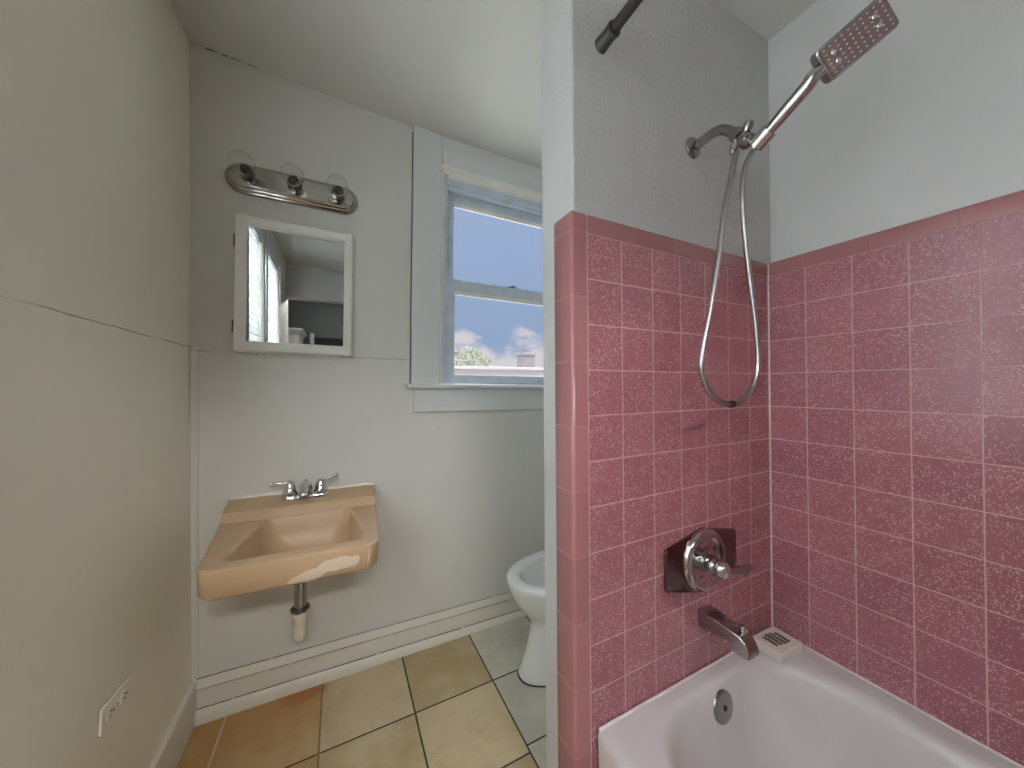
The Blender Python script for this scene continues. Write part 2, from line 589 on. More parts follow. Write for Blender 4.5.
# tub end wall, bedroom shell
bm = B()
box(bm, -.82, .13, -1.66, -1.532, 0, 2.6)
box(bm, XL - .02, -.82, -1.66, -1.532, 2.12, 2.6)  # header added to keep the fill light off the upper walls
tag(obj('wall_front', bm, M['smooth_wall'], smooth=False), 'wall at the foot of the bathtub with an opening behind the camera', 'wall', kind='structure')
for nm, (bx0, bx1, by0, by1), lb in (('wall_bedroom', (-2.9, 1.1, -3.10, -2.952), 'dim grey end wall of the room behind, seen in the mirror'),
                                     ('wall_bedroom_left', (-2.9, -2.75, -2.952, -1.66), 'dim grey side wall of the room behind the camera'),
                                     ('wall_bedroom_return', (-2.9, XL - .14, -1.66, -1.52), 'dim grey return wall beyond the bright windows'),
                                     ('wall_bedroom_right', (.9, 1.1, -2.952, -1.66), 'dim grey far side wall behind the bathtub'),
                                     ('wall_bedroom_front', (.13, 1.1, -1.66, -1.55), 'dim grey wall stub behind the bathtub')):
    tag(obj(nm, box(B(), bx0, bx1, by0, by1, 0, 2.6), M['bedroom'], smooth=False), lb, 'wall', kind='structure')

tag(obj('floor', box(B(), -2.9, 1.1, -3.1, 1.1, -.12, 0), M['floor'], smooth=False), 'tan and off-white square ceramic floor tiles', 'floor', kind='structure')


def ceiling():
    xs = [-2.95, -1.80, -.85, -.3, 1.15]
    ys = [-3.15, -.2, .13, .95, 1.15]
    zt = {-2.95: 2.462, -1.80: 2.468, -.85: 2.412, -.3: 2.397, 1.15: 2.43}
    bm = B()
    g = [[bm.verts.new((x, y, zt[x] - (.012 if (y > .9 and x > -.9) else 0))) for y in ys] for x in xs]
    h = [[bm.verts.new((x, y, 2.62)) for y in ys] for x in xs]
    nx, ny = len(xs), len(ys)
    for i in range(nx - 1):
        for j in range(ny - 1):
            bm.faces.new((g[i][j], g[i][j + 1], g[i + 1][j + 1], g[i + 1][j]))
            bm.faces.new((h[i][j], h[i + 1][j], h[i + 1][j + 1], h[i][j + 1]))
    for i in range(nx - 1):
        for j in (0, ny - 1):
            bm.faces.new((g[i][j], g[i + 1][j], h[i + 1][j], h[i][j]))
    for j in range(ny - 1):
        for i in (0, nx - 1):
            bm.faces.new((g[i][j], g[i][j + 1], h[i][j + 1], h[i][j]))
    return tag(obj('ceiling', bm, M['ceiling'], angle=20), 'pale painted ceiling sloping slightly to the right', 'ceiling', kind='structure')


ceiling()

# baseboards
bb = obj('baseboard_back', box(B(), .0, 1.775, -.020, .002, 0, .118), M['base'], smooth=False, bevel=.003, matrix=BW)
tag(bb, 'scuffed white baseboard under the sink', 'baseboard', kind='structure')
bm = B()
prism(bm, [(.002, .112), (-.020, .116), (-.017, .128), (-.010, .140), (-.008, .147), (.002, .149)], 0, 1.775, YZ)
o = obj('base_cap', bm, M['base'], angle=30); o.parent = bb; o.matrix_parent_inverse = I4
bm = B()
prism(bm, [(-.018, 0), (-.034, 0), (-.034, .030), (-.029, .044), (-.022, .050), (-.018, .050)], 0, 1.775, YZ)
o = obj('shoe_strip', bm, M['base'], angle=30, parent=bb)
for nm_, z_, d_ in (('cap_joint', .1165, .0212), ('shoe_joint', .050, .0235), ('wall_joint', .149, .0083)):
    bm = B()
    x_ = 0.01
    while x_ < 1.74:
        L_ = random.uniform(.04, .28)
        h_ = random.uniform(.0003, .0009)
        box(bm, x_, min(1.76, x_ + L_), -d_, -.006, z_ - h_, z_ + h_)
        x_ += L_ + random.uniform(-.004, .010)
    obj(nm_, bm, M['gap'], bb, smooth=False)
bl = obj('baseboard_left', box(B(), XL - .002, XL + .016, .12, .968, 0, .148), M['base'], smooth=False, bevel=.004)
tag(bl, 'scuffed white baseboard along the left wall', 'baseboard', kind='structure')
bt = B(); prism(bt, [(0, 0), (.020, 0), (.019, .006), (.014, .012), (.006, .017), (0, .018)][::-1], .148, 1.355)
cs = obj('trim_1', bt, M['wall_back'], angle=30)
cs.matrix_world = Matrix.Translation((XL - .002, .988, 0)) @ Matrix(((1, 0, 0, 0), (0, -1, 0, 0), (0, 0, 1, 0), (0, 0, 0, 1)))
tag(cs, 'thin vertical corner strip below the wall crack', 'trim', kind='structure')

# ------------------------------------------------------------------ back window
w1 = empty('window_1', BW, 'white framed double-hung window beside the partition', 'window', kind='structure')


def wpart(name, bm, mat, parent=None, bevel=.003, **kw):
    return obj(name, bm, mat, parent or w1, smooth=False, bevel=bevel, **kw)


CX0, CX1 = .888, 1.675            # inner edges of the casing
wpart('casing', box(B(), .757, CX0, -.022, .001, 1.226, 2.43), M['trim'])
wpart('casing', box(B(), CX1, 1.785, -.022, .001, 1.226, 2.43), M['trim'])
wpart('head_casing', box(B(), CX0, CX1, -.0215, .001, 2.272, 2.43), M['trim'])
bm = B()
prism(bm, [(.0, 2.228), (-.010, 2.228), (-.012, 2.240), (-.026, 2.250), (-.030, 2.262), (-.030, 2.272), (0, 2.274)], CX0 - .004, CX1 + .004, YZ)
wpart('head_moulding', bm, M['cabinet'], bevel=0)
wpart('stool', box(B(), .733, 1.79, -.052, .06, 1.207, 1.227), M['trim'], bevel=.006)
wpart('apron', box(B(), .772, 1.775, -.020, .001, 1.097, 1.208), M['trim'])
wpart('gap_shadow', box(B(), .7535, .7585, -.006, .0005, 1.227, 2.40), M['gap'], bevel=0)
# jamb liner
bm = B()
box(bm, CX0, .922, -.012, .14, 1.226, 2.25)
box(bm, 1.645, CX1, -.012, .14, 1.226, 2.25)
box(bm, .922, 1.645, -.008, .14, 2.198, 2.25)
box(bm, .922, 1.645, .058, .14, 1.20, 1.232)
wpart('jamb', bm, M['sash'], bevel=.002)
wpart('stop_bead', box(B(), .922, 1.645, .004, .02, 2.178, 2.20), M['sash'], bevel=.002)
bm = B()
box(bm, CX0 + .001, .898, -.024, 0, 1.228, 2.262)
wpart('edge_bead', bm, M['cabinet'], bevel=.002)


def sash(name, y0, y1, z0, z1, gz0, gz1, gx0, gx1):
    bm = B()
    box(bm, .922, gx0, y0, y1, z0, z1)
    box(bm, gx1, 1.645, y0, y1, z0, z1)
    box(bm, gx0, gx1, y0, y1, z0, gz0)
    box(bm, gx0, gx1, y0, y1, gz1, z1)
    s = wpart(name, bm, M['sash'], bevel=.003)
    ym = .5 * (y0 + y1)
    obj('pane', box(B(), gx0 - .003, gx1 + .003, ym - .002, ym + .002, gz0 - .003, gz1 + .003), M['glass'], s, smooth=False)
    bm = B()
    k = .006
    box(bm, gx0, gx1, y0 + .006, ym, gz1 - k * 3.2, gz1)
    box(bm, gx0, gx0 + .004, y0 + .006, ym, gz0, gz1)
    obj('glazing_bead', bm, M['cabinet'], s, smooth=False)
    return s


sash('upper_sash', .034, .062, 1.690, 2.195, 1.745, 2.140, .962, 1.610)
sash('lower_sash', .004, .033, 1.232, 1.742, 1.274, 1.690, .962, 1.610)
bm = B(); lathe(bm, (1.27, -.004, 1.742), (0, 0, 1), [(0, .014), (.006, .014), (.008, .008), (.012, .006)], 14)
box(bm, 1.255, 1.295, -.012, .004, 1.742, 1.748)
wpart('sash_lock', bm, M['dull_chrome'], bevel=0)
# curtain bracket left on the casing
cb = empty('curtain_bracket', BW @ T(.893, -.022, 2.29), 'small painted curtain bracket above the corner of the window trim', 'bracket')
bm = B(); box(bm, -.010, .010, -.005, 0, -.014, .024)
obj('bracket_plate', bm, M['cabinet'], cb, bevel=.002)
bm = B(); tube(bm, [(0, -.003, .012), (0, -.014, .011), (0, -.020, .004), (0, -.018, -.006), (0, -.008, -.010)], [.004, .005, .0055, .005, .004], 10)
obj('hook', bm, M['cabinet'], cb)

# ------------------------------------------------------------------ left windows with blinds (beside the camera, seen in the mirror)
for i, (a, b) in enumerate(LW):
    w = empty('window_%d' % (i + 2), None, ('first' if i == 0 else 'second') + ' bright window along the left wall, seen in the mirror', 'window', kind='structure')
    bm = B(); c = .034
    box(bm, XL - .001, XL + .008, b, b + c, LZ0 - .02, LZ1 + .09)
    if i == 1: box(bm, XL - .001, XL + .008, a - c, a, LZ0 - .02, LZ1 + .09)
    box(bm, XL - .001, XL + .008, a, b, LZ1, LZ1 + .09)
    obj('casing', bm, M['trim'], w, smooth=False, bevel=.002)
    obj('stool', box(B(), XL - .06, XL + .006, a - c, b + c, LZ0 - .04, LZ0 - .0), M['trim'], w, smooth=False, bevel=.003)
    bm = B()
    x0, x1 = XL - .11, XL - .08
    zm = .5 * (LZ0 + LZ1)
    for (y0, y1, z0, z1) in ((a, a + .04, LZ0, LZ1), (b - .04, b, LZ0, LZ1), (a, b, LZ0, LZ0 + .04), (a, b, LZ1 - .04, LZ1), (a, b, zm - .02, zm + .02)):
        box(bm, x0, x1, y0, y1, z0, z1)
    s = obj('sash', bm, M['sash'], w, smooth=False, bevel=.002)
    obj('pane', box(B(), x0 + .012, x0 + .016, a + .03, b - .03, LZ0 + .03, LZ1 - .03), M['glass'], s, smooth=False)
    bl_ = empty('window_blind', T(XL - .035, .5 * (a + b), LZ1 - .03), 'white slatted blind in the ' + ('window of the mirror reflection nearest its left edge' if i == 0 else 'second, farther window in the mirror reflection'), 'blind')
    hw = .5 * (b - a) - .012
    obj('headrail', box(B(), -.02, .02, -hw, hw, -.01, .026), M['trim'], bl_, smooth=False, bevel=.003)
    n, pitch = 29, .045
    bm = B()
    for k in range(n):
        z = -.035 - k * pitch
        tilt = math.radians(76)
        m = T(0, 0, z) @ Matrix.Rotation(tilt, 4, 'Y')
        box(bm, -.0245, .0245, -hw, hw, -.0012, .0012, m)
    obj('slats', bm, M['blind'], bl_, smooth=False)
    bm = B()
    for yy in (-hw * .6, hw * .6):
        tube(bm, [(.016, yy, 0), (.016, yy, -.035 - n * pitch)], .0012, 6)
        tube(bm, [(-.016, yy, 0), (-.016, yy, -.035 - n * pitch)], .0012, 6)
    obj('ladder_cord', bm, M['trim'], bl_)
    obj('bottom_rail', box(B(), -.02, .02, -hw, hw, -.035 - n * pitch - .012, -.035 - n * pitch + .006), M['trim'], bl_, smooth=False, bevel=.003)

# bedroom furniture that shows in the mirror
wd = empty('wardrobe', T(-2.05, -2.62, 0), 'white wardrobe with a cornice reflected low in the mirror', 'wardrobe')
obj('body', box(B(), -.28, .28, -.26, .24, 0, 1.86), M['cabinet'], wd, smooth=False, bevel=.004)
bm = B()
loft(bm, [rrect(-.28 - s, .28 + s, -.26 - s, .24 + s, [.004] * 4, z) for s, z in ((0, 1.85), (.012, 1.87), (.03, 1.90), (.04, 1.905), (.04, 1.93))])
obj('cornice', bm, M['cabinet'], wd, angle=25)
for s in (-1, 1):
    d = obj('door', box(B(), min(0, s * .272) + .002 * (s > 0), max(0, s * .272) - .002 * (s < 0), .24, .26, .08, 1.82), M['cabinet'], wd, smooth=False, bevel=.004)
    obj('knob', lathe(B(), (s * .03, .26, 1.0), (0, 1, 0), [(0, .006), (.012, .006), (.018, .014), (.028, .013), (.031, .002)], 14), M['dull_chrome'], d)
d1 = empty('door_1', T(-1.45, -2.95, 0), 'dark doorway with a white post in the room behind', 'door', kind='structure')
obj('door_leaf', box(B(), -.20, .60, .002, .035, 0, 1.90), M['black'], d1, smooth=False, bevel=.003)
obj('casing', box(B(), -.24, -.19, 0, .05, 0, 1.95), M['trim'], d1, smooth=False, bevel=.003)
obj('casing', box(B(), .60, .66, 0, .05, 0, 1.95), M['trim'], d1, smooth=False, bevel=.003)

# ------------------------------------------------------------------ wall outlet
ou = empty('wall_outlet', T(XL, .5, .453) @ Matrix.Rotation(math.radians(-5), 4, 'X'), 'painted-over wall outlet low on the left wall', 'outlet')
bm = B(); prism(bm, rr2 if False else [(p.x, p.y) for p in rrect(-.061, .061, -.028, .028, [.006] * 4, 0, 4, 2)], -.001, .0055, YZ)
obj('cover_plate', bm, M['outlet'], ou, bevel=.0015)
bm = B(); prism(bm, [(p.x, p.y) for p in rrect(-.0622, .0622, -.0290, .0286, [.006] * 4, 0, 4, 2)], -.001, .0005, YZ)
obj('plate_gap', bm, M['gap'], ou, smooth=False)
for s in (-1, 1):
    bm = B(); prism(bm, [(s * .028 + .017 * math.cos(a), .015 * math.sin(a)) for a in [2 * PI * k / 20 for k in range(20)]], .005, .0068, YZ)
    r = obj('receptacle', bm, M['outlet'], ou, bevel=.0006)
    bm = B()
    box(bm, .0066, .0072, s * .028 - .006, s * .028 + .003, .0045, .0068)
    box(bm, .0066, .0072, s * .028 - .006, s * .028 + .003, -.0068, -.0045)
    lathe(bm, (.0064, s * .028 + .009, 0), (1, 0, 0), [(0, .0028), (.0008, .0028)], 10)
    obj('slot', bm, M['black'], r, smooth=False)
obj('screw', lathe(B(), (.005, 0, 0), (1, 0, 0), [(0, .0035), (.0015, .0032), (.002, .001)], 12), M['dull_chrome'], ou)

# ------------------------------------------------------------------ vanity light
vl = empty('vanity_light', BW @ T(.298, 0, 2.006), 'chrome three-bulb vanity light bar above the mirror', 'light fixture')


def stadium(hl, r, k=14):
    return [(hl + r * math.cos(a), r * math.sin(a)) for a in [-.5 * PI + PI * i / k for i in range(k + 1)]] + \
           [(-hl + r * math.cos(a), r * math.sin(a)) for a in [.5 * PI + PI * i / k for i in range(k + 1)]]


rings = []
for r, y in ((.0585, 0), (.0585, -.006), (.055, -.011), (.051, -.012), (.0495, -.018), (.046, -.021), (.042, -.022), (.0405, -.028), (.037, -.031), (.034, -.0315)):
    rings.append([Vector((x, y, z)) for x, z in stadium(.171, r)])
obj('back_plate', loft(B(), rings), M['plate_chrome'], vl, angle=10)
for px in (-.152, 0, .152):
    obj('socket', lathe(B(), (px, -.030, 0), (0, -1, 0), [(0, .028), (.004, .028), (.006, .0235), (.044, .0235), (.048, .021), (.048, .017), (.020, .016)], 24), M['socket'], vl, angle=30)
    c, rb = -.030 - .088, .0395
    prof = [(.036, .013), (.046, .0135), (.052, .016)]
    for i in range(4, 25):
        a = PI * i / 24
        prof.append((.088 - rb * math.cos(a), rb * math.sin(a)))
    b = obj('light_bulb', lathe(B(), (px, -.030, 0), (0, -1, 0), prof, 28), M['bulb_glass'], vl, angle=60)
    bm = B()
    lathe(bm, (px, -.066, 0), (0, -1, 0), [(0, .011), (.012, .009), (.018, .004), (.026, .003)], 12)
    tube(bm, [(px - .003, -.088, 0), (px - .010, -.108, .002), (px - .006, -.112, .002), (px, -.109, .003), (px + .006, -.112, .002), (px + .010, -.108, .002), (px + .003, -.088, 0)], .0007, 6)
    obj('filament', bm, M['brown_metal'], b)

# ------------------------------------------------------------------ mirror cabinet
mc = empty('mirror_cabinet', BW @ T(.308, 0, 1.600) @ Matrix.Rotation(.010, 4, 'Z'), 'white framed mirror cabinet above the sink', 'mirror cabinet')
obj('cabinet_box', box(B(), -.198, .206, -.012, .0, -.262, .256), M['cabinet'], mc, smooth=False, bevel=.003)
bm = B()
ow, oh, iw, ih = (-.200, .200), (-.2575, .2575), (-.168, .174), (-.225, .224)
y0, y1 = -.032, -.0122
box(bm, ow[0], iw[0], y0, y1, oh[0], oh[1])
box(bm, iw[1], ow[1], y0, y1, oh[0], oh[1])
box(bm, iw[0], iw[1], y0, y1, oh[0], ih[0])
box(bm, iw[0], iw[1], y0, y1, ih[1], oh[1])
fr = obj('door_frame', bm, M['cabinet'], mc, smooth=False, bevel=.004)
bm = B(); k = .006
for (a, b, c, d) in ((iw[0], iw[0] + k, ih[0], ih[1]), (iw[1] - k, iw[1], ih[0], ih[1]), (iw[0], iw[1], ih[0], ih[0] + k), (iw[0], iw[1], ih[1] - k, ih[1])):
    box(bm, a, b, -.029, -.014, c, d)
obj('inner_bead', bm, M['cabinet'], fr, smooth=False, bevel=.002)
obj('mirror_glass', box(B(), iw[0] + .001, iw[1] - .001, -.0215, -.0135, ih[0] + .001, ih[1] - .001), M['mirror'], fr, smooth=False)
for z in (-.165, .160):
    bm = B(); box(bm, -.2045, -.1995, -.026, -.006, z - .022, z + .022)
    tube(bm, [(-.2055, -.012, z - .022), (-.2055, -.012, z + .022)], .003, 8)
    obj('hinge', bm, M['brown_metal'], mc, smooth=False)
# crumbling plaster line under the cabinet
bm = B()
for k in range(26):
    x = -.16 + .30 * k / 25 + random.uniform(-.004, .004)
    s = random.uniform(.002, .0045)
    box(bm, x - s, x + s, -.005 - s, .0, -.266 - s * 1.6 - random.uniform(0, .004), -.262)
obj('caulk_crumbs', bm, M['trim'], mc, smooth=False)

# ------------------------------------------------------------------ sink
sk = empty('wall_sink', BW, 'tan wall-mounted sink with a pale repair patch on its front', 'sink')
SX0, SX1 = .102, .606


def sring(z, f, l, r, b, rf, rb=.004):
    return [Vector((p.x, -p.y, p.z)) for p in rrect(SX0 + l, SX1 - r, .003 + b, .520 - f, [rb, rb, rf, rf], z, 8, 6)]


def skewed(ring, kx):
    """sides of the sink lean in toward the front"""
    out = []
    for p in ring:
        t = max(0, min(1, (-p.y - .12) / .4))
        cx = .5 * (SX0 + SX1)
        w = (p.x - cx) / (.5 * (SX1 - SX0))
        out.append(Vector((p.x - (w * kx * t * 1.75 if w < 0 else w * kx * t * .7), p.y, p.z)))
    return out


ZR = .740
K = .029
rings = [
    sring(.598, .28, .20, .20, .19, .03, .03),
    sring(.600, .25, .16, .16, .15, .04, .04),
    sring(.618, .15, .10, .10, .08, .06, .04),
    sring(.645, .07, .045, .045, .03, .06, .01),
    sring(.655, .028, .018, .018, .01, .05),
    sring(.660, .014, .007, .007, .0, .045),
    sring(.669, .008, .003, .003, .0, .042),
    sring(.728, .001, .001, .001, .0, .04),
    sring(.736, .002, .002, .002, .0, .04),
    sring(.7395, .006, .006, .006, .0, .038),
    sring(ZR, .012, .012, .012, .0, .035),
]
rings = [skewed(r, K) for r in rings]


def bowl(z, i, ib, jf, r):
    out = []
    for p in rrect(.194 + i, .553 - i, .158 + ib, .470 - jf, [r * 1.2, r * 1.2, r, r], z, 8, 6):
        k = .76 + .24 * (p.y - .16) / .31
        out.append(Vector((.3745 + (p.x - .3745) * k, -p.y, z)))
    return out


rings += [bowl(ZR, -.012, -.010, -.010, .03), bowl(ZR + .0005, -.006, -.006, -.005, .03), bowl(ZR - .001, -.002, -.002, -.001, .03), bowl(ZR - .007, .002, .001, .003, .032),
          bowl(ZR - .05, .012, .006, .018, .045), bowl(ZR - .10, .034, .022, .05, .06), bowl(ZR - .128, .075, .055, .09, .06), bowl(ZR - .136, .12, .085, .12, .04)]
bm = loft(B(), rings)
basin = obj('basin', bm, M['sink'], sk, angle=40)
# raised back ledge
bm = B()
prof = [(.003, .68), (.140, .70), (.150, ZR + .0005), (.147, ZR + .006), (.134, .7655), (.131, .7695), (.126, .7715), (.003, .784)]
loft(bm, [[Vector((x + .10 * (d if x < .3 else -d * .35), -d, z)) for d, z in prof] for x in (SX0 - .004, SX0 + .004, SX1 - .004, SX1 + .002)])
obj('back_ledge', bm, M['sink'], sk, angle=24, bevel=.002)
bm = B()
tube(bm, [Vector((x, -.004, .785 + .002 * math.sin(37 * x) + .0015 * math.sin(91 * x))) for x in [SX0 + (SX1 - SX0) * i / 40 for i in range(41)]], [.004 + .002 * abs(math.sin(53 * i)) for i in range(41)], 8)
obj('caulk_line', bm, M['cabinet'], sk)
# drain tail
DX, DY = .358, -.262
obj('drain_nut', lathe(B(), (DX, DY, .600), (0, 0, -1), [(-.01, .030), (.006, .030), (.008, .024), (.018, .024), (.020, .019)], 20), M['brown_metal'], sk, angle=30)
obj('drain_tailpiece', lathe(B(), (DX, DY, .582), (0, 0, -1), [(0, .0185), (.05, .0185), (.15, .0185)], 20), M['dull_chrome'], sk)
bm = B(); lathe(bm, (DX, DY, .452), (0, 0, -1), [(-.002, .019), (0, .0255), (.014, .0265), (.018, .0235), (.07, .0215), (.088, .0205), (.100, .016), (.106, .006)], 22)
obj('drain_pipe', bm, M['white_plastic'], sk, angle=40)
bm = B(); tube(bm, catmull([(DX + .004, DY - .016, .57), (DX + .022, DY - .02, .585), (DX + .030, DY - .018, .602), (DX + .040, DY - .015, .612)], 5), .0035, 8)
obj('pop_up_rod', bm, M['brown_metal'], sk)
obj('slip_nut', lathe(B(), (DX, DY, .462), (0, 0, -1), [(0, .021), (.001, .0285), (.011, .0285), (.012, .021)], 8), M['brown_metal'], sk, angle=30)
obj('drain_strainer', lathe(B(), (DX, -.262, ZR - .1365), (0, 0, 1), [(0, .024), (.003, .024), (.004, .018), (.002, .010)], 20), M['dull_chrome'], sk)

# faucet on the ledge
fc = empty('sink_faucet', BW @ T(.352, -.064, .776), 'small chrome two-handle faucet on the sink ledge', 'faucet')
rings = []
for s, z in ((0, 0), (0, .010), (.003, .016), (.008, .019)):
    rings.append([Vector((p.x, p.y, z)) for p in rrect(-.080 + s, .080 - s, -.026 + s, .026 - s, [.022 - s * .5] * 4, 0, 6, 3)])
obj('base_plate', loft(B(), rings), M['chrome'], fc, angle=35)
rings = []
for (y, z, w, h) in ((.014, .016, .024, .004), (.012, .034, .023, .012), (.004, .050, .020, .016), (-.018, .056, .0175, .014), (-.055, .047, .0155, .012), (-.085, .034, .0135, .011), (-.095, .027, .012, .008)):
    rings.append([Vector((w * math.cos(a), y - .3 * h * math.sin(a), z + h * math.sin(a))) for a in [2 * PI * k / 16 for k in range(16)]])
obj('spout', loft(B(), rings), M['chrome'], fc, angle=60)
bm = B(); tube(bm, [(.0, .012, .02), (0, .016, .06)], .003, 8); lathe(bm, (0, .016, .058), (0, 0, 1), [(0, .003), (.003, .006), (.008, .006), (.011, .002)], 10)
obj('lift_rod', bm, M['chrome'], fc)
for s in (-1, 1):
    h = obj('handle', lathe(B(), (s * .052, 0, .017), (0, 0, 1), [(0, .0255), (.008, .0255), (.011, .0225), (.028, .0190), (.044, .0145), (.052, .009), (.055, .002)], 22), M['chrome'], fc, angle=40)
    bm = B()
    dz = .010 if s > 0 else -.002
    pts = catmull([(s * .050, 0, .050), (s * .060, -.001, .062), (s * .078, -.002, .065 + .3 * dz), (s * .100, -.004, .066 + dz), (s * .116, -.006, .065 + 1.6 * dz)], 5)
    n = len(pts)
    tube(bm, pts, [.009 - .0035 * min(1, i / 8) + (.003 * max(0, i - n + 7) / 6) - (.004 if i == n - 1 else 0) for i in range(n)], 12)
    obj('lever', bm, M['chrome'], h, angle=60)

# ------------------------------------------------------------------ toilet
to = empty('toilet', T(0, .605, 0), 'white toilet behind the partition under the window', 'toilet')


def egg(xf, xb, hw, z, n=40):
    """egg ring: front at xf (toward -X), back at xb"""
    xm = xb - .42 * (xb - xf)
    out = []
    for k in range(n):
        a = 2 * PI * k / n
        c, s = math.cos(a), math.sin(a)
        if c < 0: x = xm + (xm - xf) * c
        else: x = xm + (xb - xm) * c
        out.append(Vector((x, hw * (abs(s) ** .88) * (1 if s >= 0 else -1), z)))
    return out


rings = [egg(-.648, -.18, .112, 0), egg(-.650, -.18, .114, .012), egg(-.636, -.18, .104, .03), egg(-.606, -.18, .096, .12), egg(-.592, -.18, .096, .19), egg(-.598, -.17, .108, .225),
         egg(-.632, -.16, .138, .265), egg(-.668, -.15, .165, .315), egg(-.686, -.15, .178, .36), egg(-.692, -.15, .183, .385), egg(-.692, -.15, .184, .398), egg(-.686, -.152, .180, .405), egg(-.676, -.155, .172, .407),
         egg(-.648, -.18, .140, .407), egg(-.640, -.185, .133, .404), egg(-.634, -.19, .128, .394), egg(-.615, -.20, .115, .34), egg(-.575, -.22, .088, .27), egg(-.53, -.27, .055, .235), egg(-.50, -.32, .03, .228)]
obj('bowl', loft(B(), rings), M['porcelain'], to, angle=60)
obj('water', loft(B(), [egg(-.571, -.225, .085, .268), egg(-.571, -.225, .085, .270)]), M['water'], to)
rings = [rrect(-.215 + s, -.03 - s * .4, -.20 + s, .20 - s, [.03] * 4, z) for s, z in ((.02, .385), (.006, .40), (0, .43), (0, .745), (.004, .75))]
obj('tank', loft(B(), rings), M['porcelain'], to, angle=50)
rings = [rrect(-.225 + s, -.022 - s, -.21 + s, .21 - s, [.03] * 4, z) for s, z in ((.006, .752), (0, .757), (0, .778), (.008, .787))]
obj('tank_lid', loft(B(), rings), M['porcelain'], to, angle=50)
bm = B(); tube(bm, [(-.214, -.14, .69), (-.228, -.14, .69)], .009, 10); tube(bm, [(-.226, -.145, .69), (-.228, -.10, .686), (-.228, -.07, .682)], [.006, .005, .006], 10)
obj('flush_lever', bm, M['chrome'], to)
bm = B()
loft(bm, [egg(-.654, -.176, .1165, .0002), egg(-.652, -.178, .115, .004)])
obj('floor_caulk', bm, M['gap'], to)

# ------------------------------------------------------------------ bathtub
tb = empty('bathtub', T(0, 0, 0), 'blush white bathtub against the pink tiles', 'bathtub')
RZ = .378


def tring(x0, x1, y0, y1, rad, z):
    return rrect(x0, x1, y0, y1, rad, z, 12, 14)


X0, X1, Y0, Y1 = -.762, -.0035, -1.526, -.0035
s4 = [.006] * 4
rings = [tring(X0 + .012, X1, Y0, Y1, s4, 0), tring(X0 + .012, X1, Y0, Y1, s4, .05), tring(X0 + .002, X1, Y0, Y1, s4, .30), tring(X0, X1, Y0, Y1, s4, RZ - .022),
         tring(X0 + .001, X1, Y0, Y1, s4, RZ - .008), tring(X0 + .006, X1 - .001, Y0, Y1, s4, RZ - .001), tring(X0 + .014, X1 - .002, Y0 + .002, Y1 - .002, s4, RZ),
         tring(X0 + .052, X1 - .052, Y0 + .07, Y1 - .030, [.10, .10, .16, .14], RZ - .001),
         tring(X0 + .066, X1 - .066, Y0 + .09, Y1 - .042, [.12, .12, .18, .17], RZ - .004),
         tring(X0 + .076, X1 - .076, Y0 + .10, Y1 - .050, [.13, .13, .19, .18], RZ - .012),
         tring(X0 + .084, X1 - .085, Y0 + .12, Y1 - .056, [.14, .14, .19, .18], RZ - .03),
         tring(X0 + .094, X1 - .097, Y0 + .16, Y1 - .064, [.15, .15, .19, .18], RZ - .08),
         tring(X0 + .112, X1 - .115, Y0 + .24, Y1 - .082, [.15, .15, .18, .17], RZ - .18),
         tring(X0 + .128, X1 - .130, Y0 + .30, Y1 - .105, [.14, .14, .17, .16], RZ - .26),
         tring(X0 + .160, X1 - .160, Y0 + .36, Y1 - .14, [.13, .13, .14, .14], RZ - .305),
         tring(X0 + .21, X1 - .21, Y0 + .42, Y1 - .19, [.10, .10, .10, .10], RZ - .318),
         tring(X0 + .30, X1 - .30, Y0 + .55, Y1 - .30, [.05] * 4, RZ - .322)]
obj('basin', loft(B(), rings), M['tub'], tb, angle=45)
bm = B()
tube(bm, [(-.006, -1.518, RZ + .0), (-.006, -.010, RZ + .0)], .004, 10)
tube(bm, [(-.010, -.006, RZ + .0), (-.756, -.006, RZ + .0)], .004, 10)
obj('caulk_bead', bm, M['caulk'], tb)
ox, oy, oz = -.374, -.0625, .320
nrm = Vector((0, -1, .17)).normalized()
of = obj('overflow_plate', lathe(B(), Vector((ox, oy, oz)) - nrm * .004, nrm, [(0, .040), (.004, .041), (.009, .039), (.012, .033), (.0125, .004)], 30), M['dull_chrome'], tb, angle=30)
obj('screw', lathe(B(), Vector((ox, oy, oz)) + nrm * .0080, nrm, [(0, .007), (.002, .0065), (.003, .003)], 12), M['black'], of)

# ------------------------------------------------------------------ tub valve
XV, ZV = -.365, .692
tv = empty('tub_valve', T(XV, 0, ZV), 'chrome single-lever valve on a dark hexagonal plate', 'valve')


def poly_round(pts, r, k=4):
    out = []
    n = len(pts)
    for i in range(n):
        p0, p, p1 = Vector(pts[i - 1]), Vector(pts[i]), Vector(pts[(i + 1) % n])
        a = p + (p0 - p).normalized() * r
        b = p + (p1 - p).normalized() * r
        for j in range(k + 1):
            t = j / k
            out.append(((1 - t) ** 2 * a + 2 * t * (1 - t) * p + t * t * b)[:2])
    return out


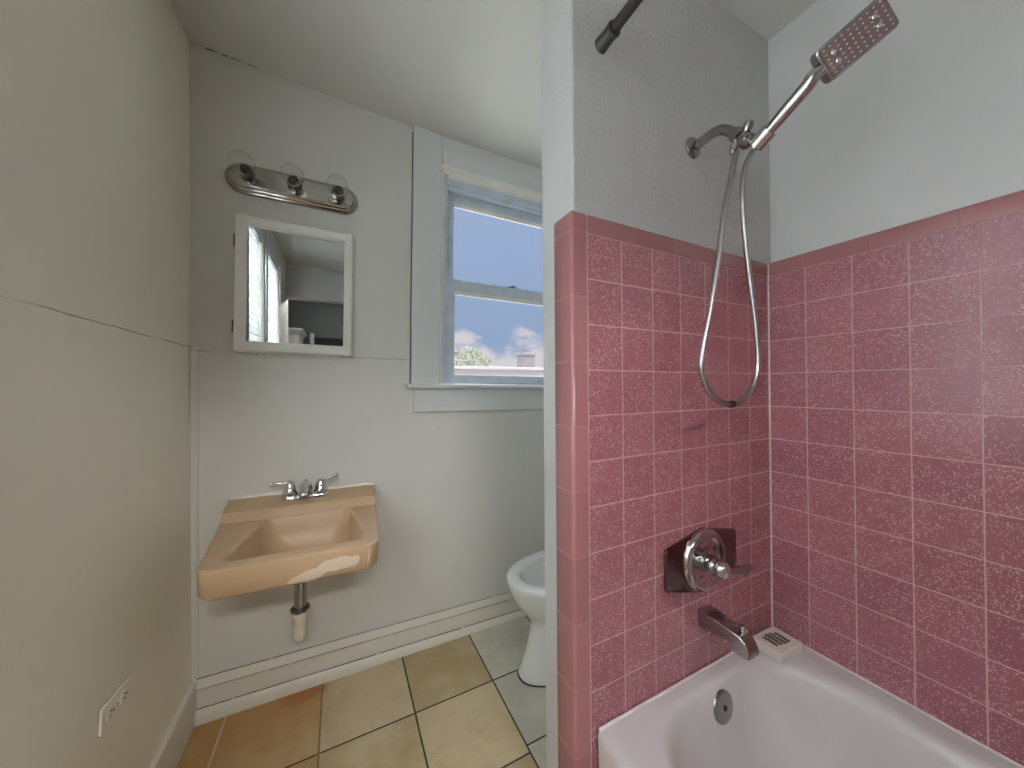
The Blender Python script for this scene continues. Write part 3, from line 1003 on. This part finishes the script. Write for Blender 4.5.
hexa = [(-.159, .060), (-.159, -.053), (-.002, -.093), (.159, -.053), (.159, .060), (-.002, .093)][::-1]
bm = B()
rings = []
for r, y in ((1, 0), (1, -.003), (.985, -.0065), (.96, -.008)):
    rings.append([Vector((x * r, y, z * r)) for x, z in poly_round(hexa, .012)])
loft(bm, rings)
pl = obj('cover_plate', bm, M['plate'], tv, angle=30)
for sx in (-.148, .148):
    obj('plate_screw', lathe(B(), (sx, -.0075, -.040), (0, -1, 0), [(0, .004), (.002, .0035), (.0025, .001)], 10), M['dull_chrome'], pl)
esc = obj('escutcheon', lathe(B(), (-.004, -.007, .004), (0, -1, 0), [(0, .089), (.006, .089), (.012, .086), (.017, .079), (.018, .072), (.015, .066), (.010, .058), (.010, .030), (.011, .024), (.0112, .002)], 44), M['valve_chrome'], tv, angle=35)
for a in (.6, 2.6, 4.2, 5.5):
    obj('screw', lathe(B(), (-.004 + .046 * math.cos(a), -.0168, .004 + .046 * math.sin(a)), (0, -1, 0), [(0, .004), (.002, .0035), (.003, .001)], 10), M['black'], esc)
obj('hub', lathe(B(), (-.004, -.017, .000), (0, -1, 0), [(0, .027), (.010, .027), (.012, .024), (.014, .027), (.020, .027), (.022, .023), (.024, .025), (.030, .024), (.034, .022)], 26), M['dull_chrome'], tv, angle=25)
hd = obj('handle', lathe(B(), (-.004, -.050, .000), (0, -1, 0), [(0, .022), (.008, .024), (.018, .023), (.026, .019), (.031, .010), (.032, .002)], 26), M['chrome'], tv, angle=40)
bm = B()
rings = []
for (x, y, z, w, h) in ((.000, -.064, -.004, .012, .010), (.020, -.068, -.008, .012, .011), (.045, -.074, -.012, .011, .013), (.070, -.079, -.012, .010, .014), (.088, -.081, -.009, .008, .012), (.096, -.082, -.006, .004, .006)):
    rings.append([Vector((x, y + w * math.cos(a), z + h * math.sin(a))) for a in [2 * PI * k / 16 for k in range(16)]])
obj('lever', loft(B(), rings), M['dull_chrome'], hd, angle=60)

# ------------------------------------------------------------------ tub spout
XS = -.360
sp = empty('tub_spout', T(XS, 0, .53), 'dull chrome tub spout with a lift knob', 'spout')
side = [(0, .025), (-.112, .0155), (-.124, .008), (-.133, -.004), (-.139, -.018), (-.140, -.028), (-.134, -.034), (-.098, -.034), (-.090, -.026), (-.087, -.014), (0, -.025)]
bm = B()
loft(bm, [[Vector((w * (1 - .16 * min(1, -y / .14)), y, z)) for y, z in side] for w in (-.0265, .0265)])
obj('body', bm, M['dull_chrome'], sp, angle=28, bevel=.0028, seg=2)
bm = B(); lathe(bm, (0, -.112, .010), (0, 0, 1), [(0, .004), (.012, .004), (.013, .009), (.020, .010), (.026, .0075), (.028, .001)], 16)
obj('lift_knob', bm, M['chrome'], sp, angle=40)

# ------------------------------------------------------------------ soap box on the tub corner
sb = empty('soap_box', T(-.092, -.058, RZ) @ Matrix.Rotation(math.radians(-2), 4, 'Z'), 'small cream soap box with dark printing on the tub corner', 'soap box')
rings = [rrect(-.057 + s, .057 - s, -.042 + s, .042 - s, [.003] * 4, z, 4, 3) for s, z in ((.001, 0), (0, .002), (0, .026), (.0015, .028))]
obj('carton', loft(B(), rings), M['soap_box'], sb, angle=30)
# dark printed panel: four bold lines of type running along the short side, too small in the photograph to read
bm = B()
for row, (y0_, y1_) in enumerate(((.024, -.014), (.028, -.020), (.026, -.022), (.020, -.018))):
    xc = -.0262 + row * .0172
    y = y0_
    while y > y1_:
        w = random.choice([.0052, .0064, .0076])
        box(bm, xc - .0068, xc + .0068, y - .42 * w, y, .0278, .0284)
        k_ = random.choice([-.0048, -.001, .0030])
        box(bm, xc + k_ - .0022, xc + k_ + .0022, y - w, y - .4 * w, .0278, .0284)
        box(bm, xc - .0068, xc + .0068, y - w, y - .68 * w, .0278, .0284)
        y -= w + .0007
obj('printing', bm, M['ink'], sb, smooth=False)

# ------------------------------------------------------------------ shower arm, hose, handheld shower, rod
XA = -.375
sa = empty('shower_mount', T(XA, .008, 1.90), 'bent chrome shower arm with holder on the textured wall', 'shower arm')
obj('flange', lathe(B(), (0, .001, 0), (0, -1, 0), [(0, .031), (.003, .031), (.008, .028), (.013, .020), (.015, .012)], 30), M['dull_chrome'], sa, angle=30)
arm_pts = catmull([(0, -.004, 0), (0, -.035, .002), (0, -.062, .004), (0, -.088, -.004), (0, -.112, -.026), (0, -.130, -.048)], 6)
obj('pipe', tube(B(), arm_pts, .0130, 16), M['dull_chrome'], sa, angle=60)
d = Vector((0, -.62, -.78)).normalized()
obj('coupling', lathe(B(), Vector((0, -.120, -.036)), d, [(0, .014), (.004, .018), (.018, .019), (.026, .019), (.028, .014)], 22), M['dull_chrome'], sa, angle=30)
c0 = Vector((0, -.139, -.060))
bm = B(); lathe(bm, c0, d, [(0, .017), (.006, .0195), (.024, .0195), (.030, .014), (.034, .005)], 22)
hb = obj('holder_body', bm, M['dull_chrome'], sa, angle=35)
obj('pivot_knob', lathe(B(), c0 + Vector((.004, -.004, .006)), (0, -.42, .9), [(0, .010), (.010, .011), (.024, .012), (.030, .010), (.032, .003)], 18), M['dull_chrome'], hb, angle=35)
# cradle ring the handheld shower slides into
hs0 = Vector((XA, -.166, 1.800))
ha = Vector((0, -.845, .535)).normalized()
rel = hs0 - Vector((XA, .008, 1.90))
bm = B()
s_, u_, d_ = basis(ha)
rr = [[rel + d_ * t + r * (math.cos(a) * s_ + math.sin(a) * u_) for a in [2 * PI * k / 24 for k in range(24)]] for t, r in ((-.004, .0145), (-.004, .0195), (.034, .0205), (.034, .0165), (-.004, .0145))]
loft(bm, rr, False, False)
obj('cradle', bm, M['chrome'], sa, angle=30)
bm = B(); lathe(bm, (-.012, -.130, -.064), (-.25, .12, -.95), [(0, .006), (.012, .006), (.014, .009), (.026, .009), (.028, .006), (.038, .0055)], 14)
obj('hose_outlet', bm, M['chrome'], sa, angle=30)

hh = empty('handheld_shower', T(*hs0), 'rectangular handheld shower head hanging in the holder', 'shower head')
H1 = Vector((XA, -.300, 1.884))
dh, wv = Vector((.494, -.654, .573)).normalized(), Vector((.641, -.17, -.748)).normalized()
nh = Vector((-.587, -.737, -.335)).normalized()     # spray face normal
wv = (wv - dh * wv.dot(dh)).normalized()
nh = dh.cross(wv).normalized()
if nh.x > 0: nh = -nh
path = [hs0 - ha * .008, hs0 + ha * .02, hs0 + ha * .055, hs0 + ha * .09, hs0 + ha * .125, H1 - nh * .011 - dh * .012, H1 - nh * .012 + dh * .004]
path = [p - hs0 for p in path]
obj('handle', tube(B(), catmull(path, 5), [.0108 + .0045 * min(1, i / 14) - (.0035 * max(0, i - 22) / 8) for i in range(31)], 16), M['handle_chrome'], hh, angle=60)
HM = Matrix((
    (dh.x, wv.x, nh.x, H1.x - hs0.x), (dh.y, wv.y, nh.y, H1.y - hs0.y), (dh.z, wv.z, nh.z, H1.z - hs0.z), (0, 0, 0, 1)))
rings = []
for s, t in ((.012, -.034), (.003, -.030), (0, -.022), (0, -.002), (.002, .0)):
    rings.append([HM @ Vector((p.x, p.y, t)) for p in rrect(0 + s, .132 - s, -.036 + s, .036 - s, [.009] * 4, 0, 5, 3)])
head = obj('head', loft(B(), rings), M['dull_chrome'], hh, angle=35)
bm = B()
prism(bm, [(p.x, p.y) for p in rrect(.006, .126, -.031, .031, [.006] * 4, 0, 4, 2)], -.001, .0012, HM)
obj('spray_face', bm, NT('rosy_spray_plate').set(Base_Color=(.25, .17, .165), Metallic=.3, Roughness=.35), head, angle=30)
bm = B()
for i in range(10):
    for j in range(6):
        cx, cy = .012 + i * .012, -.0255 + j * .0102
        o_ = HM @ Vector((cx, cy, .0008))
        lathe(bm, o_, nh, [(0, .0019), (.0018, .0016), (.0022, .0004)], 8)
obj('nozzles', bm, plain('pale_rubber_nozzle', (.66, .55, .53), .6), head, angle=40)
for (cx, cy) in ((.024, -.010), (.024, .010), (.102, -.010), (.102, .010)):
    obj('jet', lathe(B(), HM @ Vector((cx, cy, .0006)), nh, [(0, .0052), (.0024, .0050), (.0034, .0036), (.0026, .003)], 14), M['chrome'], head, angle=30)
bm = B(); box(bm, -.010, .004, .008, .014, -.010, -.002, HM)
obj('mode_switch', bm, M['dull_chrome'], head, bevel=.001)

hose_pts = [(-.398, -.132, 1.797), (-.419, -.137, 1.770), (-.450, -.148, 1.71), (-.478, -.15, 1.633), (-.510, -.15, 1.496), (-.542, -.15, 1.374), (-.567, -.15, 1.292), (-.574, -.15, 1.235), (-.553, -.15, 1.190), (-.516, -.15, 1.165),
            (-.466, -.15, 1.154), (-.408, -.15, 1.170), (-.369, -.15, 1.205), (-.350, -.15, 1.269), (-.361, -.15, 1.366), (-.381, -.15, 1.465), (-.400, -.15, 1.563), (-.411, -.151, 1.661), (-.402, -.152, 1.739), (-.385, -.157, 1.776), tuple(hs0 - ha * .010)]
hp = catmull(hose_pts, 26)
fine = []
# resample evenly so that the spiral ribs read
acc = [0]
for a, b in zip(hp, hp[1:]): acc.append(acc[-1] + (b - a).length)
step, j, sdist = .0022, 0, 0
while sdist < acc[-1]:
    while acc[j + 1] < sdist: j += 1
    t = (sdist - acc[j]) / max(1e-9, acc[j + 1] - acc[j])
    fine.append(hp[j].lerp(hp[j + 1], t)); sdist += step
hose = empty('shower_hose', T(-.466, -.15, 1.154), 'long looped ribbed metal shower hose hanging over the pink tiles', 'hose')
org = Vector((-.466, -.15, 1.154))
obj('hose_tube', tube(B(), [p - org for p in fine], [.0068 if i % 2 else .0056 for i in range(len(fine))], 10), M['hose'], hose, angle=80)
bm = B(); lathe(bm, (-.004, 0, .0), (1, .0, .02), [(0, .0085), (.012, .0085)], 14)
obj('hose_ring', bm, M['black'], hose, angle=30)

rod = empty('shower_rod', T(-.722, 0, 2.052), 'dark metal shower curtain rod at the top of the picture', 'shower rod')
obj('rod_pole', tube(B(), [(0, -.02, 0), (0, -1.525, .0)], .0125, 20), M['black_metal'], rod, angle=60)
obj('end_cap', lathe(B(), (0, .009, 0), (0, -1, 0), [(0, .0185), (.008, .0185), (.011, .0170), (.042, .0165), (.044, .0185), (.050, .0185), (.052, .0130)], 26), M['black_metal'], rod, angle=30)
obj('end_cap', lathe(B(), (0, -1.532, 0), (0, 1, 0), [(0, .0185), (.008, .0185), (.011, .0170), (.042, .0165), (.044, .0185), (.050, .0185), (.052, .0130)], 26), M['black_metal'], rod, angle=30)

# ------------------------------------------------------------------ outdoors, seen through the window
gd = obj('ground', box(B(), -60, 60, 2.0, 120, -3.2, -3.0), plain('pale_dry_ground', (.62, .60, .55), .9), smooth=False)
tag(gd, 'pale ground far below the window', 'ground', kind='structure')
hs = empty('house', T(12.1, 24, -2.4), 'pale house with a flat white roof seen through the lower window', 'house')
pale = plain('sunlit_white_stucco', (.36, .325, .335), .8, var=.03)
obj('house_walls', box(B(), -14, 14, 0, 9, 0, 4.9), pale, hs, smooth=False, bevel=.05)
bm = B(); box(bm, -14.3, 14.3, -.3, 9.3, 4.9, 5.15)
obj('flat_roof', bm, pale, hs, smooth=False, bevel=.05)
bm = B()
box(bm, 1.05, 2.25, 2.0, 3.2, 5.15, 6.55)
box(bm, .95, 2.35, 1.9, 3.3, 6.35, 6.6)
obj('chimney', bm, plain('grey_chimney', (.25, .225, .23), .9), hs, smooth=False, bevel=.03)
for k in range(5):
    bx = -11 + 5 * k
    wv_ = obj('house_window', box(B(), bx, bx + 1.6, -.03, .05, 2.2, 3.8), pale, hs, smooth=False)
    obj('house_pane', box(B(), bx + .15, bx + 1.45, -.05, 0, 2.35, 3.65), plain('pale_house_glass', (.35, .42, .48), .15), wv_, smooth=False)
tr = empty('tree', T(15.2, 46, -2.6), 'pale green tree rising beyond the white roof', 'tree')
obj('trunk', tube(B(), [(0, 0, 0), (.1, 0, 2.5), (0, .1, 5)], [.35, .25, .18], 10), plain('bark', (.25, .2, .15), .9), tr)
bm = B()
random.seed(3)
for k in range(900):
    a, b = random.uniform(0, 2 * PI), random.uniform(-1, 1)
    rr = random.uniform(.55, 1) ** .5
    s_ = math.sqrt(1 - b * b)
    c = Vector((3.6 * rr * s_ * math.cos(a), 2.6 * rr * s_ * math.sin(a), 6.6 + 2.5 * rr * b + .5 * math.sin(3 * a)))
    m = Matrix.Translation(c) @ Euler((random.uniform(0, PI), random.uniform(0, PI), random.uniform(0, PI))).to_matrix().to_4x4()
    q = [m @ Vector(p) for p in ((-.3, 0, 0), (0, -.13, .03), (.3, 0, 0), (0, .13, .03))]
    bm.faces.new([bm.verts.new(p) for p in q])
obj('foliage', bm, plain('pale_sunlit_leaves', (.27, .29, .20), .8, var=.2), tr, smooth=False)

# ------------------------------------------------------------------ world and lights
SKY, ZEN, SUN = .82, 9.0, 1.5
L_NEAR, L_FAR, L_FILL = 31, 57, 31
world = bpy.data.worlds.new('World'); scene.world = world
world.use_nodes = True
wt = world.node_tree
bg = wt.nodes['Background']
tc = wt.nodes.new('ShaderNodeTexCoord')
sx = wt.nodes.new('ShaderNodeSeparateXYZ'); wt.links.new(tc.outputs['Generated'], sx.inputs[0])
ramp = wt.nodes.new('ShaderNodeValToRGB')
wt.links.new(sx.outputs[2], ramp.inputs[0])
e = ramp.color_ramp.elements
e[0].position, e[0].color = 0.0, (.55, .63, .80, 1)
e[1].position, e[1].color = .54, (.42, .52, .74, 1)
x_ = e.new(.72); x_.color = (ZEN, ZEN * 1.0, ZEN * 1.02, 1)
x_ = e.new(.13); x_.color = (.36, .47, .68, 1)
x_ = e.new(.38); x_.color = (.40, .51, .76, 1)
mp = wt.nodes.new('ShaderNodeMapping'); mp.inputs['Scale'].default_value = (1, 1, 1.7)
wt.links.new(tc.outputs['Generated'], mp.inputs[0])
nz = wt.nodes.new('ShaderNodeTexNoise'); nz.inputs['Scale'].default_value = 9; nz.inputs['Detail'].default_value = 6
wt.links.new(mp.outputs[0], nz.inputs[0])
m1 = wt.nodes.new('ShaderNodeMath'); m1.operation = 'MULTIPLY_ADD'
wt.links.new(sx.outputs[2], m1.inputs[0]); m1.inputs[1].default_value = -2.5; wt.links.new(nz.outputs[0], m1.inputs[2])
mr = wt.nodes.new('ShaderNodeMapRange'); mr.interpolation_type = 'SMOOTHSTEP'
wt.links.new(m1.outputs[0], mr.inputs[0]); mr.inputs[1].default_value = .13; mr.inputs[2].default_value = .30
mx = wt.nodes.new('ShaderNodeMix'); mx.data_type = 'RGBA'
wt.links.new(mr.outputs[0], mx.inputs[0]); wt.links.new(ramp.outputs[0], mx.inputs[6]); mx.inputs[7].default_value = (.84, .78, .81, 1)
wt.links.new(mx.outputs[2], bg.inputs[0])
bg.inputs[1].default_value = SKY


def area(name, loc, rot, sx_, sy_, power, col=(1, 1, 1), portal=False):
    L = bpy.data.lights.new(name, 'AREA')
    L.shape = 'RECTANGLE'; L.size = sx_; L.size_y = sy_; L.energy = power; L.color = col
    o = bpy.data.objects.new(name, L); COL.objects.link(o)
    o.location = loc; o.rotation_euler = rot
    if portal: L.cycles.is_portal = True
    return o


area('window_portal', (-.5, 1.16, 1.75), (PI / 2, 0, PI), 1.0, 1.1, 1, portal=True)
# daylight falling on the blinds of the two left windows
for i, (a, b) in enumerate(LW):
    area('window_daylight', (XL - .16, .5 * (a + b), .5 * (LZ0 + LZ1) + .1), (0, -PI / 2, 0), LZ1 - LZ0, b - a, (L_NEAR, L_FAR)[i], (.97, .985, 1.03))
# added fill light, an unseen strip behind, brightening the room through the opening
area('fill_light', (-1.22, -2.3, 2.37), (PI / 2, 0, 0), .85, .13, L_FILL, (1, .975, .96))
sl = bpy.data.lights.new('sun', 'SUN'); sl.energy = SUN; sl.angle = .01; sl.color = (1, .96, .9)
so = bpy.data.objects.new('sun', sl); COL.objects.link(so)
so.rotation_euler = Vector((-.15, .55, -.8)).to_track_quat('-Z', 'Y').to_euler()

# ------------------------------------------------------------------ camera
f, yaw, pitch, roll = 344.2868, .464171, .00733507, -.00639627
cy, sy, cp, sp_ = math.cos(yaw), math.sin(yaw), math.cos(pitch), math.sin(pitch)
fw = Vector((sy * cp, cy * cp, sp_))
rt = Vector((cy, -sy, 0))
up = rt.cross(fw)
cr, sr = math.cos(roll), math.sin(roll)
r2 = cr * rt + sr * up
u2 = -sr * rt + cr * up
cam = bpy.data.cameras.new('camera')
cam.sensor_width = 36; cam.lens = f / 1024 * 36
cam.clip_start = .02; cam.clip_end = 300
co = bpy.data.objects.new('camera', cam); COL.objects.link(co)
co.matrix_world = Matrix(((r2.x, u2.x, -fw.x, -1.3095), (r2.y, u2.y, -fw.y, -.6564), (r2.z, u2.z, -fw.z, 1.2), (0, 0, 0, 1)))
scene.camera = co

scene.view_settings.view_transform = 'Standard'
scene.view_settings.look = 'None'
scene.view_settings.gamma = 1
scene.view_settings.use_curve_mapping = False
scene.view_settings.exposure = 0.16
scene.cycles.diffuse_bounces = 8
scene.cycles.max_bounces = 14
scene.cycles.transparent_max_bounces = 16
